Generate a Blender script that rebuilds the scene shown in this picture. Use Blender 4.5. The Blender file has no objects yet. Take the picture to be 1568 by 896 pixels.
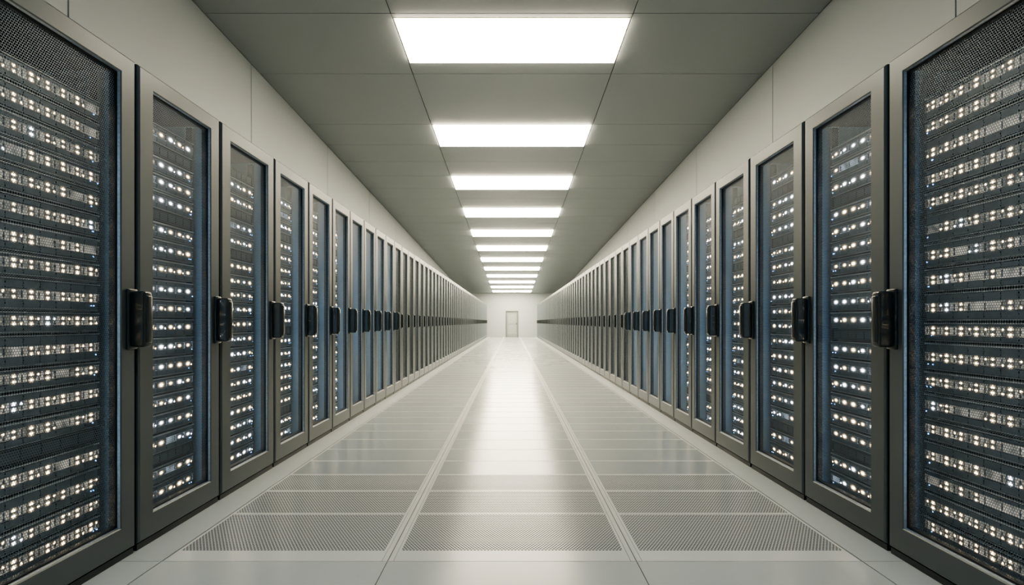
import bpy, bmesh, math, random
from mathutils import Vector

# ------------------------------------------------------------ constants
F   = 870.0/1568.0          # focal / width
W   = 1.70                  # half aisle width (rack fronts)
CH  = 1.045                 # camera height
RH  = 2.22                  # rack height
YE  = 38.9                  # far wall
YB  = -5.0                  # wall behind camera
XW  = 3.28                  # side wall distance
CEIL0 = CH+3.53
SL  = 0.0402
def ceil_z(y): return CEIL0 - SL*max(y,0)

# ------------------------------------------------------------ materials
def new_mat(name):
    m=bpy.data.materials.new(name); m.use_nodes=True
    nt=m.node_tree; nt.nodes.clear()
    out=nt.nodes.new('ShaderNodeOutputMaterial')
    return m,nt,out
def principled(name,col,rough=.5,metal=0.,noise=0.,nscale=8.,spec=.5,rvar=0.,coat=0.,em=None):
    m,nt,out=new_mat(name)
    b=nt.nodes.new('ShaderNodeBsdfPrincipled')
    b.inputs['Base Color'].default_value=(*col,1)
    b.inputs['Roughness'].default_value=rough
    b.inputs['Metallic'].default_value=metal
    b.inputs['Specular IOR Level'].default_value=spec
    b.inputs['Coat Weight'].default_value=coat
    nt.links.new(b.outputs[0],out.inputs[0])
    if em:
        b.inputs['Emission Color'].default_value=(*em[0],1); b.inputs['Emission Strength'].default_value=em[1]
        m.cycles.emission_sampling='NONE'
    if noise>0 or rvar>0:
        tc=nt.nodes.new('ShaderNodeTexCoord')
        n=nt.nodes.new('ShaderNodeTexNoise'); n.inputs['Scale'].default_value=nscale; n.inputs['Detail'].default_value=3
        nt.links.new(tc.outputs['Object'],n.inputs['Vector'])
        mr=nt.nodes.new('ShaderNodeMapRange')
        mr.inputs['To Min'].default_value=1-noise; mr.inputs['To Max'].default_value=1+noise
        nt.links.new(n.outputs['Fac'],mr.inputs['Value'])
        mx=nt.nodes.new('ShaderNodeVectorMath'); mx.operation='SCALE'
        mx.inputs[0].default_value=col
        nt.links.new(mr.outputs[0],mx.inputs['Scale'])
        nt.links.new(mx.outputs[0],b.inputs['Base Color'])
        if em:
            m3=nt.nodes.new('ShaderNodeMapRange')
            m3.inputs['From Min'].default_value=.35; m3.inputs['From Max'].default_value=.65
            m3.inputs['To Min'].default_value=em[1]*.2; m3.inputs['To Max'].default_value=em[1]*1.8
            nt.links.new(n.outputs['Fac'],m3.inputs['Value']); nt.links.new(m3.outputs[0],b.inputs['Emission Strength'])
        if rvar>0:
            m2=nt.nodes.new('ShaderNodeMapRange')
            m2.inputs['To Min'].default_value=rough-rvar; m2.inputs['To Max'].default_value=rough+rvar
            nt.links.new(n.outputs['Fac'],m2.inputs['Value'])
            nt.links.new(m2.outputs[0],b.inputs['Roughness'])
    return m
def emis(name,col,s,sampled=True):
    m,nt,out=new_mat(name)
    e=nt.nodes.new('ShaderNodeEmission'); e.inputs[0].default_value=(*col,1); e.inputs[1].default_value=s
    nt.links.new(e.outputs[0],out.inputs[0])
    if not sampled: m.cycles.emission_sampling='NONE'
    return m
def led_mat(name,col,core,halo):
    """LED: bright core, its glow on the server face painted round it (UV -1..1 over the quad)."""
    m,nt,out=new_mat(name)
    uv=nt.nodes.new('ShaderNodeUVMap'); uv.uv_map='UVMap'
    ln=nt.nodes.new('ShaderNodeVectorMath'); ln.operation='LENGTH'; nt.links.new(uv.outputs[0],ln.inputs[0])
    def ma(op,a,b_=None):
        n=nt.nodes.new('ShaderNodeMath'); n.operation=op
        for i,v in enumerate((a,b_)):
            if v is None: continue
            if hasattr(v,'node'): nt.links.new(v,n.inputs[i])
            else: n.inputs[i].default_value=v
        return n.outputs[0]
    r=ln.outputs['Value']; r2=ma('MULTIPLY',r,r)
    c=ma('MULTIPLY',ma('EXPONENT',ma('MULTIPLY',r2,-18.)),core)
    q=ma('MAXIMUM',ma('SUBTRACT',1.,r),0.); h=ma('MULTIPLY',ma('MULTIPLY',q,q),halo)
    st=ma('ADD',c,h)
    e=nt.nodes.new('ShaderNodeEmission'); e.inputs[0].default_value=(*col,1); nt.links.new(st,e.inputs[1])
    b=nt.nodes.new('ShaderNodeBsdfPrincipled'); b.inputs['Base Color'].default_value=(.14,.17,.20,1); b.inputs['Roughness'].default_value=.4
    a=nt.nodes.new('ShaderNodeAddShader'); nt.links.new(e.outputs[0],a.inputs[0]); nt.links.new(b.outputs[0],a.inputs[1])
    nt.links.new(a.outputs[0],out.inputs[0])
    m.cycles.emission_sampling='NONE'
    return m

def hexmask(nt,src,pitch,r):
    def vm(op,a,b=None):
        n=nt.nodes.new('ShaderNodeVectorMath'); n.operation=op
        if hasattr(a,'node'): nt.links.new(a,n.inputs[0])
        else: n.inputs[0].default_value=a
        if b is not None:
            if hasattr(b,'node'): nt.links.new(b,n.inputs[1])
            else: n.inputs[1].default_value=b
        return n
    s=vm('MULTIPLY',src,(1/pitch,1/(pitch*1.732),0)).outputs[0]
    ds=[]
    for off in ((100,100,0),(100.5,100.5,0)):
        a=vm('ADD',s,off).outputs[0]
        f=vm('FRACTION',a).outputs[0]
        c=vm('SUBTRACT',f,(.5,.5,0)).outputs[0]
        k=vm('MULTIPLY',c,(1,1.732,0)).outputs[0]
        ds.append(vm('LENGTH',k).outputs['Value'])
    mn=nt.nodes.new('ShaderNodeMath'); mn.operation='MINIMUM'
    nt.links.new(ds[0],mn.inputs[0]); nt.links.new(ds[1],mn.inputs[1])
    lt=nt.nodes.new('ShaderNodeMath'); lt.operation='LESS_THAN'
    nt.links.new(mn.outputs[0],lt.inputs[0]); lt.inputs[1].default_value=r
    return lt.outputs[0]

M_frame = principled('rack_frame_paint',(.120,.138,.142),.34,.4,.05,6)
M_body  = principled('rack_body_dark',(.03,.035,.04),.45,.3,.1,5)
M_inner = principled('rack_interior_blue',(.26,.38,.48),.5,.0,.1,5)
M_gask  = principled('door_gasket',(.014,.020,.024),.4)
M_srv   = principled('server_face',(.06,.085,.11),.35,.4,.2,30)
M_bay   = principled('drive_bay',(.13,.17,.21),.30,.45,.3,60)
M_lip   = principled('server_chrome_lip',(.62,.68,.72),.28,.75,.1,20)
M_blank = principled('blank_panel',(.018,.030,.044),.4,.3,.1,20)
M_handle= principled('handle_black',(.024,.032,.032),.28,.35,.05,20,coat=.3)
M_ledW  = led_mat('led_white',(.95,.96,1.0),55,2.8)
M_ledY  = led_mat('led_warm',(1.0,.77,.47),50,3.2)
M_ledB  = emis('led_blue',(.2,.5,1.0),6,False)
M_band  = principled('server_silver_band',(.40,.45,.50),.3,.5,.4,90)
M_fill = emis('cabinet_fill_strip',(.46,.74,1.0),20)  # hidden strip added to light the cabinet interior blue
M_glow   = principled('painted_glow_band',(.30,.36,.41),.35,.3,.4,22,em=((.70,.84,1.0),.30))  # server band with LED glow painted along it as weak emission
M_glow_w  = principled('painted_glow_band_warm',(.30,.35,.39),.35,.3,.4,22,em=((1.0,.90,.74),.26))  # same band, painted LED glow in a warm tint
M_mesh,nt,out=new_mat('perforated_steel')
uv=nt.nodes.new('ShaderNodeUVMap'); uv.uv_map='UVMap'
mask=hexmask(nt,uv.outputs[0],.0105,.395)
b=nt.nodes.new('ShaderNodeBsdfPrincipled'); b.inputs['Base Color'].default_value=(.14,.18,.215,1)
b.inputs['Roughness'].default_value=.4; b.inputs['Metallic'].default_value=.4
t=nt.nodes.new('ShaderNodeBsdfTransparent'); mx=nt.nodes.new('ShaderNodeMixShader')
nt.links.new(mask,mx.inputs[0]); nt.links.new(b.outputs[0],mx.inputs[1]); nt.links.new(t.outputs[0],mx.inputs[2])
nt.links.new(mx.outputs[0],out.inputs[0])

RACK_MATS=[M_frame,M_body,M_inner,M_gask,M_srv,M_bay,M_lip,M_blank,M_handle,M_ledW,M_ledY,M_ledB,M_band,M_fill,M_mesh,M_glow,M_glow_w]
FR,BO,IN,GA,SV,BA,LI,BL,HA,LW,LY,LB,BN,ST,ME,BR,BW=range(17)

# ------------------------------------------------------------ mesh builder
class MB:
    def __init__(s): s.v=[];s.f=[];s.m=[];s.uv=[];s.sm=[]
    def quad(s,pts,mat,uvs=None):
        n=len(s.v); s.v+= [tuple(p) for p in pts]; s.f.append(tuple(range(n,n+len(pts)))); s.m.append(mat)
        s.uv.append(uvs); s.sm.append(False)
    def led(s,x,y,z,hw,hh,mat):
        s.quad([(x,y-hw,z-hh),(x,y+hw,z-hh),(x,y+hw,z+hh),(x,y-hw,z+hh)],mat,[(-1,-1),(1,-1),(1,1),(-1,1)])
    def box(s,x0,x1,y0,y1,z0,z1,mat,skip=''):
        n=len(s.v)
        s.v+=[(x0,y0,z0),(x1,y0,z0),(x1,y1,z0),(x0,y1,z0),(x0,y0,z1),(x1,y0,z1),(x1,y1,z1),(x0,y1,z1)]
        for f in ((0,3,2,1),(4,5,6,7),(0,1,5,4),(1,2,6,5),(2,3,7,6),(3,0,4,7)):
            s.f.append(tuple(n+i for i in f)); s.m.append(mat); s.uv.append(None); s.sm.append(False)
    def bbox(s,x0,x1,y0,y1,z0,z1,mat,bev,seg=3,smooth=True):
        bm=bmesh.new(); bmesh.ops.create_cube(bm,size=1)
        for v in bm.verts:
            v.co=Vector((x0+(v.co.x+.5)*(x1-x0),y0+(v.co.y+.5)*(y1-y0),z0+(v.co.z+.5)*(z1-z0)))
        bmesh.ops.bevel(bm,geom=bm.edges[:],offset=bev,segments=seg,profile=.5,affect='EDGES')
        n=len(s.v); bm.verts.index_update()
        s.v+=[tuple(v.co) for v in bm.verts]
        for f in bm.faces:
            s.f.append(tuple(n+v.index for v in f.verts)); s.m.append(mat); s.uv.append(None); s.sm.append(smooth)
        bm.free()
    def rings(s,rings,mat):
        n=len(s.v)
        for r in rings:
            x,y0,y1,z0,z1=r[:5]
            s.v+=[(x,y0,z0),(x,y1,z0),(x,y1,z1),(x,y0,z1)]
        for i in range(len(rings)-1):
            mm=rings[i+1][5] if len(rings[i+1])>5 else mat
            for k in range(4):
                a=n+i*4+k; b_=n+i*4+(k+1)%4; c=b_+4; d=a+4
                s.f.append((a,b_,c,d)); s.m.append(mm); s.uv.append(None); s.sm.append(False)
    def mesh(s,name,mats,mirror=False):
        me=bpy.data.meshes.new(name)
        vs=[(-x,y,z) for x,y,z in s.v] if mirror else s.v
        fs=[tuple(reversed(f)) for f in s.f] if mirror else s.f
        me.from_pydata(vs,[],fs)
        for m in mats: me.materials.append(m)
        me.polygons.foreach_set('material_index',s.m)
        me.polygons.foreach_set('use_smooth',s.sm)
        if any(s.uv):
            ul=me.uv_layers.new(name='UVMap')
            for p,u in zip(me.polygons,s.uv):
                if u:
                    uu=list(reversed(u)) if mirror else u
                    for li,c in zip(p.loop_indices,uu): ul.data[li].uv=c
        me.update(); return me
def add(name,me,loc=(0,0,0)):
    o=bpy.data.objects.new(name,me); bpy.context.collection.objects.link(o); o.location=loc; return o

# ------------------------------------------------------------ rack
def build_rack(w,seed,warm=.3,dense=False,slim=False):
    R=random.Random(seed); m=MB()
    H=RH; D=1.10
    e=.004
    m.box(-D,-.05,e,.03,.0,H-.012,BO); m.box(-D,-.05,w-.03,w-e,.0,H-.012,BO)
    m.box(-D,-.05,.03,w-.03,H-.05,H-.012,BO); m.box(-D,-.05,.03,w-.03,.0,.07,BO)
    m.box(-D,-D+.02,.03,w-.03,.07,H-.05,BO)
    m.box(-.60,-.052,.03,.034,.07,H-.05,IN); m.box(-.60,-.052,w-.036,w-.03,.07,H-.05,BO if slim else IN)
    m.box(-.05,-.012,.012,w-.012,0,.028,GA)
    y0,y1,z0,z1=.008,w-.012,.034,H
    a0,a1,c0,c1=.118,w-.112,.150,H-.088
    m.rings([(-.048,y0+.004,y1-.004,z0+.004,z1-.004),(-.046,y0,y1,z0,z1,GA),(-.012,y0,y1,z0,z1,GA),(-.006,y0+.002,y1-.002,z0+.002,z1-.002),(0,y0+.009,y1-.009,z0+.009,z1-.009),
             (0,a0-.008,a1+.008,c0-.008,c1+.008),(-.004,a0-.003,a1+.003,c0-.003,c1+.003),
             (-.014,a0,a1,c0,c1,BN),(-.018,a0,a1,c0,c1,GA),(-.018,a0+.007,a1-.007,c0+.007,c1-.007,GA),
             (-.046,a0+.007,a1-.007,c0+.007,c1-.007,GA)],FR)
    m.rings([(-.048,a0,a1,c0,c1),(-.048,y0+.004,y1-.004,z0+.004,z1-.004)],BO)
    x=-.024; u0,u1,v0,v1=a0+.007,a1-.007,c0+.007,c1-.007
    m.quad([(x,u0,v0),(x,u1,v0),(x,u1,v1),(x,u0,v1)],ME,[(u0,v0),(u1,v0),(u1,v1),(u0,v1)])
    hz=CH+.012
    if slim:
        m.bbox(-.002,.006,w-.078,w-.014,hz-.115,hz+.115,HA,.003,2)
        m.bbox(.004,.026,w-.058,w-.012,hz-.10,hz+.10,HA,.007,3)
    else:
        m.bbox(-.002,.012,w-.078,w-.014,hz-.135,hz+.135,HA,.005,2)
        m.bbox(.006,.072,w-.062,w-.004,hz-.125,hz+.125,HA,.012,4)
        m.bbox(.066,.080,w-.050,w-.016,hz-.105,hz+.105,HA,.005,2)
    xs=-.125
    m.box(xs-.03,xs+.004,.06,.085,.09,H-.07,BL); m.box(xs-.03,xs+.004,w-.085,w-.06,.09,H-.07,BL)
    if not slim: m.box(-.066,-.058,.040,.052,.14,H-.14,ST)  # added fill strip, out of sight behind the near stile
    s0,s1=.075,w-.075
    z=.115
    nb=max(5,int(round((s1-s0)/.082)))
    bw=(s1-s0-.02)/nb
    cnt=0
    while z<2.0:
        k=R.random(); cnt+=1
        if cnt>1 and k<.12:
            h=.062
            m.box(-.7,xs-.004,s0,s1,z,z+h-.004,BL)
            n=8
            for i in range(n):
                ya=s0+.015+i*(s1-s0-.03)/n
                m.box(xs-.004,xs-.001,ya,ya+(s1-s0-.03)/n-.008,z+.010,z+h-.014,SV)
            z+=h; continue
        h=R.choice((.088,.098,.098,.104)) if not dense else R.choice((.088,.098,.108,.125))
        m.box(-.7,xs,s0,s1,z,z+h-.010,SV)
        m.box(xs,xs+.008,s0,s1,z+h-.015,z+h-.010,LI)
        m.box(xs,xs+.004,s0,s1,z,z+.004,BN)
        zb_=z+h*.30
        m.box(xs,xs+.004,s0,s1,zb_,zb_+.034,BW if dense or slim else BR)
        m.box(xs+.004,xs+.006,s0,s1,zb_+.034,zb_+.037,LI)
        for i in range(nb):
            ya=s0+.01+i*bw
            m.box(xs,xs+.007,ya+.002,ya+bw-.003,z+.007,zb_-.004,BA)
            m.box(xs,xs+.007,ya+.002,ya+bw-.003,zb_+.040,z+h-.019,BA)
            m.box(xs+.004,xs+.0065,ya+bw-.006,ya+bw-.002,zb_+.003,zb_+.031,SV)
        for i in range(nb):
            if R.random()<(.85 if dense else .97):
                ya=s0+.01+i*bw
                yc=ya+bw*.45; zc=zb_+.017
                lm=LY if R.random()<warm else LW
                sc=R.choice((.8,.9,1.,1.05))
                if dense:
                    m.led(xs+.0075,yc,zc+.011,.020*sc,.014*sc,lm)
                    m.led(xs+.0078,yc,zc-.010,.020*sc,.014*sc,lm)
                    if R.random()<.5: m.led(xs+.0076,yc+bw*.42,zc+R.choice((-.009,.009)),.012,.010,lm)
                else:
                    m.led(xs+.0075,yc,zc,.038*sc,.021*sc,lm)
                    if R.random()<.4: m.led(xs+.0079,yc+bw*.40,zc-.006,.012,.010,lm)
        for j in range(2):
            if R.random()<.6:
                ya=s1-R.uniform(.01,.06)
                m.box(xs+.006,xs+.009,ya,ya+.005,z+.02,z+.025,LB)
        z+=h
    return m

WS=.735
var=[build_rack(WS,11,.5),build_rack(WS,12,.6),build_rack(WS,13,.55)]
far=[build_rack(WS,21,.9,slim=True),build_rack(WS,22,.9,slim=True)]
wide=[build_rack(.93,31,.95,True),build_rack(.93,37,.95,True)]
def both(lst,n): 
    return ([v.mesh('server_rack_%s_l%d'%(n,i),RACK_MATS) for i,v in enumerate(lst)],
            [v.mesh('server_rack_%s_r%d'%(n,i),RACK_MATS,True) for i,v in enumerate(lst)])
ML,MR=both(var,'mesh'); FL_,FR_=both(far,'far')
WL=wide[0].mesh('server_rack_wide_l',RACK_MATS); WR=wide[1].mesh('server_rack_wide_r',RACK_MATS,True)

edges=[2.581,3.318,4.072,4.755,5.385,5.975]
while edges[-1]+.56<YE-.01: edges.append(edges[-1]+.56)
def place(side):
    x=-W if side=='l' else W
    ms=ML if side=='l' else MR
    fs=FL_ if side=='l' else FR_
    add('server_rack',WL if side=='l' else WR,(x,2.581-.932,0))
    y=2.581-.932
    for i in range(4):
        y-=WS+.002
        add('server_rack',ms[i%3],(x,y,0))
    for i in range(len(edges)-1):
        o=add('server_rack',ms[(i*2+(0 if side=='l' else 1))%3] if edges[i]<8 else fs[i%2],(x,edges[i],0))
        o.scale=(1,(edges[i+1]-edges[i]-.002)/WS,1)
place('l'); place('r')

# ------------------------------------------------------------ floor
M_base =principled('floor_groove',(.08,.085,.09),.6)
M_strip_f=principled('floor_stringer_light',(.74,.755,.73),.2,0,.03,3,rvar=.03)
M_tile =principled('floor_tile_grey',(.37,.405,.41),.18,0,.04,1.5,spec=.6,rvar=.03)
M_plain=principled('floor_panel_light',(.57,.605,.60),.2,0,.03,1.5,spec=.45,rvar=.03)
def perf_mat(name,metal,pitch,r):
    m,nt,out=new_mat(name)
    tc=nt.nodes.new('ShaderNodeTexCoord')
    k=hexmask(nt,tc.outputs['Object'],pitch,r)
    b=nt.nodes.new('ShaderNodeBsdfPrincipled')
    mx=nt.nodes.new('ShaderNodeMix'); mx.data_type='RGBA'
    mx.inputs[6].default_value=(*metal,1); mx.inputs[7].default_value=(.03,.035,.04,1)
    nt.links.new(k,mx.inputs[0]); nt.links.new(mx.outputs[2],b.inputs['Base Color'])
    mr=nt.nodes.new('ShaderNodeMapRange'); mr.inputs['To Min'].default_value=.22; mr.inputs['To Max'].default_value=.8
    nt.links.new(k,mr.inputs['Value']); nt.links.new(mr.outputs[0],b.inputs['Roughness'])
    nt.links.new(b.outputs[0],out.inputs[0]); return m
M_perf=perf_mat('floor_perforated',(.62,.645,.64),.0155,.35)
fl=MB()
fl.box(-XW-.1,XW+.1,YB-.1,YE+.1,-.15,-.006,0)
ZT=0.0; zb=-.006
rows=[2.479,3.094,3.512,3.888,4.27,4.66]
while rows[-1]+.39<YE: rows.append(rows[-1]+.39)
rows_b=[2.479]
while rows_b[-1]-1.1>YB: rows_b.append(rows_b[-1]-1.1)
rows_all=sorted(rows_b[1:])+rows
rows_all=[YB]+rows_all+[YE]
g=.004
LN=.52*CH; LO=1.462*CH; SW=.026
for i in range(len(rows_all)-1):
    a,b_=rows_all[i],rows_all[i+1]
    if b_-a<.05: continue
    front=b_<=2.48
    for cx0,cx1,inn in ((-LO,-LN,'l'),(-LN,LN,'c'),(LN,LO,'r')):
        x0=cx0+(SW if inn!='l' else g); x1=cx1-(SW if inn!='r' else g)
        if front:
            x0=cx0+g/2; x1=cx1-g/2
            fl.box(x0,x1,a+g/2,b_-g/2,zb,ZT,3); continue
        m=.015
        idx=rows.index(a) if a in rows else 99
        ta=a+m+(.10 if idx==0 else 0); tb=b_-m
        fl.box(x0,x1,a+g/2,ta,zb,ZT,1); fl.box(x0,x1,tb,b_-g/2,zb,ZT,1)
        px0=x0+.012; px1=x1-.012
        fl.box(x0,px0,ta,tb,zb,ZT,1); fl.box(px1,x1,ta,tb,zb,ZT,1)
        fl.box(px0,px1,ta,tb,zb,ZT-.0006,4 if idx<3 else 2)
    for sgn in (-1,1):
        xa,xb=sorted((sgn*(LO+g),sgn*(W+.02)))
        fl.box(xa,xb,a+(g/2 if front or a==2.479 else 0),b_-(g/2 if front else 0),zb,ZT,3)
        xa,xb=sorted((sgn*(W+.02),sgn*XW))
        fl.box(xa,xb,a,b_,zb,ZT,3)
for sx in (-LN,LN):
    fl.box(sx-SW+.002,sx-.0025,2.482,YE,zb,ZT,1); fl.box(sx+.0025,sx+SW-.002,2.482,YE,zb,ZT,1)
add('floor',fl.mesh('floor',[M_base,M_strip_f,M_tile,M_plain,M_perf]))

# ------------------------------------------------------------ ceiling
M_ceil=principled('ceiling_panel_grey',(.36,.395,.405),.5,0,.03,1.2)
M_gap =principled('ceiling_joint_dark',(.06,.065,.07),.7)
M_lightf=principled('light_trim',(.85,.80,.70),.4)
def lightmat(y):
    return emis('led_panel_glow',(1.0,.875,.66),17+max(0,y-6)*.55)
M_lightc=emis('led_panel_glow_cool',(.62,.85,1.0),6)
LX=.366*3.53
lights=[(.3,1.23),(6.13,7.06)]
y=9.1
while y+.93<YE-.5: lights.append((y,y+.93)); y+=2.78
cuts=[YB,-2.4,-1.47,-.6,.3,1.23,2.2,3.2,4.13,5.1,6.05,7.40]
y=9.1
while y<YE-.3:
    cuts.append(y); y+=2.78/3
cuts.append(YE)
ce=MB()
def slab(x0,x1,ya,yb,t0,t1,mat):
    n=len(ce.v)
    for t in (t0,t1):
        for (x,yy) in ((x0,ya),(x1,ya),(x1,yb),(x0,yb)): ce.v.append((x,yy,ceil_z(yy)+t))
    for f in ((0,3,2,1),(4,5,6,7),(0,1,5,4),(1,2,6,5),(2,3,7,6),(3,0,4,7)):
        ce.f.append(tuple(n+i for i in f)); ce.m.append(mat); ce.uv.append(None); ce.sm.append(False)
slab(-XW-.1,XW+.1,YB-.1,0,.05,.15,1); slab(-XW-.1,XW+.1,0,YE+.1,.05,.15,1)
g=.005
cuts=sorted(set(cuts+[0.0]))
for i in range(len(cuts)-1):
    a,b_=cuts[i],cuts[i+1]
    ga=0 if a==0 else g; gb=0 if b_==0 else g
    for (x0,x1,c) in ((-XW,-LX,0),(-LX,LX,1),(LX,XW,0)):
        xa=x0+g; xb=x1-g
        if c:
            hit=[l for l in lights if l[0]>=a-.06 and l[1]<=b_+.06]
            if hit:
                l=hit[0]
                if l[0]-.012>a+ga: slab(xa,xb,a+ga,l[0]-.012,0,.05,0)
                if b_-gb>l[1]+.012: slab(xa,xb,l[1]+.012,b_-gb,0,.05,0)
                continue
        slab(xa,xb,a+ga,b_-gb,0,.05,0)
add('ceiling',ce.mesh('ceiling',[M_ceil,M_gap]))
for (a,b_) in lights:
    ce=MB()
    fx=LX-.012
    t=.016
    slab(-fx,fx,a,a+t,-.003,.045,0); slab(-fx,fx,b_-t,b_,-.003,.045,0)
    slab(-fx,-fx+t,a+t,b_-t,-.003,.045,0); slab(fx-t,fx,a+t,b_-t,-.003,.045,0)
    # slightly proud opal diffuser: its lit edge washes the ceiling round it
    slab(-fx+t,fx-t,a+t,b_-t,-.035,.04,1)
    add('ceiling_light_panel',ce.mesh('ceiling_light_panel',[M_lightf,M_lightc if a<5 else lightmat(a)]))

# ------------------------------------------------------------ walls
M_wall=principled('wall_paint',(.54,.585,.595),.5,0,.02,.8)
M_seam=principled('wall_seam',(.22,.24,.25),.7)
def side_wall(name,s):
    m=MB()
    x0,x1=sorted((s*(XW+.012),s*(XW+.2)))
    def prism(xa,xb,ya,yb,mat,top=0.3):
        n=len(m.v)
        for yy in (ya,yb):
            for (x,z) in ((xa,-.15),(xb,-.15),(xb,ceil_z(yy)+top),(xa,ceil_z(yy)+top)): m.v.append((x,yy,z))
        for f in ((0,1,2,3),(7,6,5,4),(0,4,5,1),(1,5,6,2),(2,6,7,3),(3,7,4,0)):
            m.f.append(tuple(n+i for i in f)); m.m.append(mat); m.uv.append(None); m.sm.append(False)
    prism(x0,x1,YB,0,1); prism(x0,x1,0,YE,1)
    xa,xb=sorted((s*XW,s*(XW+.012)))
    ys=[YB,-1.7,0,1.25,4.2]+[7.15+2.95*i for i in range(11)]+[YE]
    for i in range(len(ys)-1):
        ga=0 if ys[i] in(0,) else .008; gb=0 if ys[i+1]==0 else .008
        prism(xa,xb,ys[i]+ga,ys[i+1]-gb,0,-.002)
    me=m.mesh(name,[M_wall,M_seam])
    bm=bmesh.new(); bm.from_mesh(me); bmesh.ops.recalc_face_normals(bm,faces=bm.faces); bm.to_mesh(me); bm.free()
    add(name,me)
side_wall('wall_left',-1); side_wall('wall_right',1)
dw,dh,dx=.43,1.80,0.0
we=MB(); top=ceil_z(YE)+.2
we.box(-XW-.2,dx-dw,YE,YE+.2,-.15,top,0); we.box(dx+dw,XW+.2,YE,YE+.2,-.15,top,0); we.box(dx-dw,dx+dw,YE,YE+.2,dh,top,0)
we.box(dx-dw,dx+dw,YE+.12,YE+.2,-.15,dh,0)
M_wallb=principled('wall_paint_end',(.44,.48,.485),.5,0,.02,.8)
add('wall_back',we.mesh('wall_back',[M_wallb]))
wf=MB(); wf.box(-XW-.2,XW+.2,YB-.2,YB,-.15,CEIL0+.3,0); add('wall_front',wf.mesh('wall_front',[M_wall]))
M_door=principled('door_paint',(.28,.30,.30),.45,0,.03,4)
M_dfr=principled('door_frame_paint',(.13,.14,.14),.4)
d=MB()
d.box(-dw+.002,-dw+.055,YE-.03,YE+.11,0,dh-.002,1); d.box(dw-.055,dw-.002,YE-.03,YE+.11,0,dh-.002,1); d.box(-dw+.055,dw-.055,YE-.03,YE+.11,dh-.06,dh-.002,1)
d.bbox(-dw+.06,dw-.06,YE+.03,YE+.075,.006,dh-.065,0,.004,2,False)
d.box(-dw+.17,dw-.17,YE+.022,YE+.03,.95,dh-.22,2); d.box(-dw+.17,dw-.17,YE+.022,YE+.03,.22,.82,2)
d.bbox(dw-.14,dw-.10,YE-.02,YE+.03,.86,.98,3,.008,2)
add('door_1',d.mesh('door_1',[M_door,M_dfr,principled('door_inset',(.34,.36,.36),.5),M_handle]))

# ------------------------------------------------------------ world, camera
w=bpy.data.worlds.new('world'); bpy.context.scene.world=w; w.use_nodes=True
nt=w.node_tree
nt.nodes['Background'].inputs[0].default_value=(.5,.55,.6,1); nt.nodes['Background'].inputs[1].default_value=.1
cam=bpy.data.cameras.new('camera'); co=bpy.data.objects.new('camera',cam); bpy.context.collection.objects.link(co)
co.location=(0,0,CH); co.rotation_euler=(math.radians(90),0,0)
cam.sensor_width=36; cam.lens=36*F; cam.shift_y=45/1568; cam.clip_start=.05; cam.clip_end=200
bpy.context.scene.camera=co
vs=bpy.context.scene.view_settings
vs.view_transform='AgX'; vs.look='AgX - Medium High Contrast'; vs.exposure=0.05
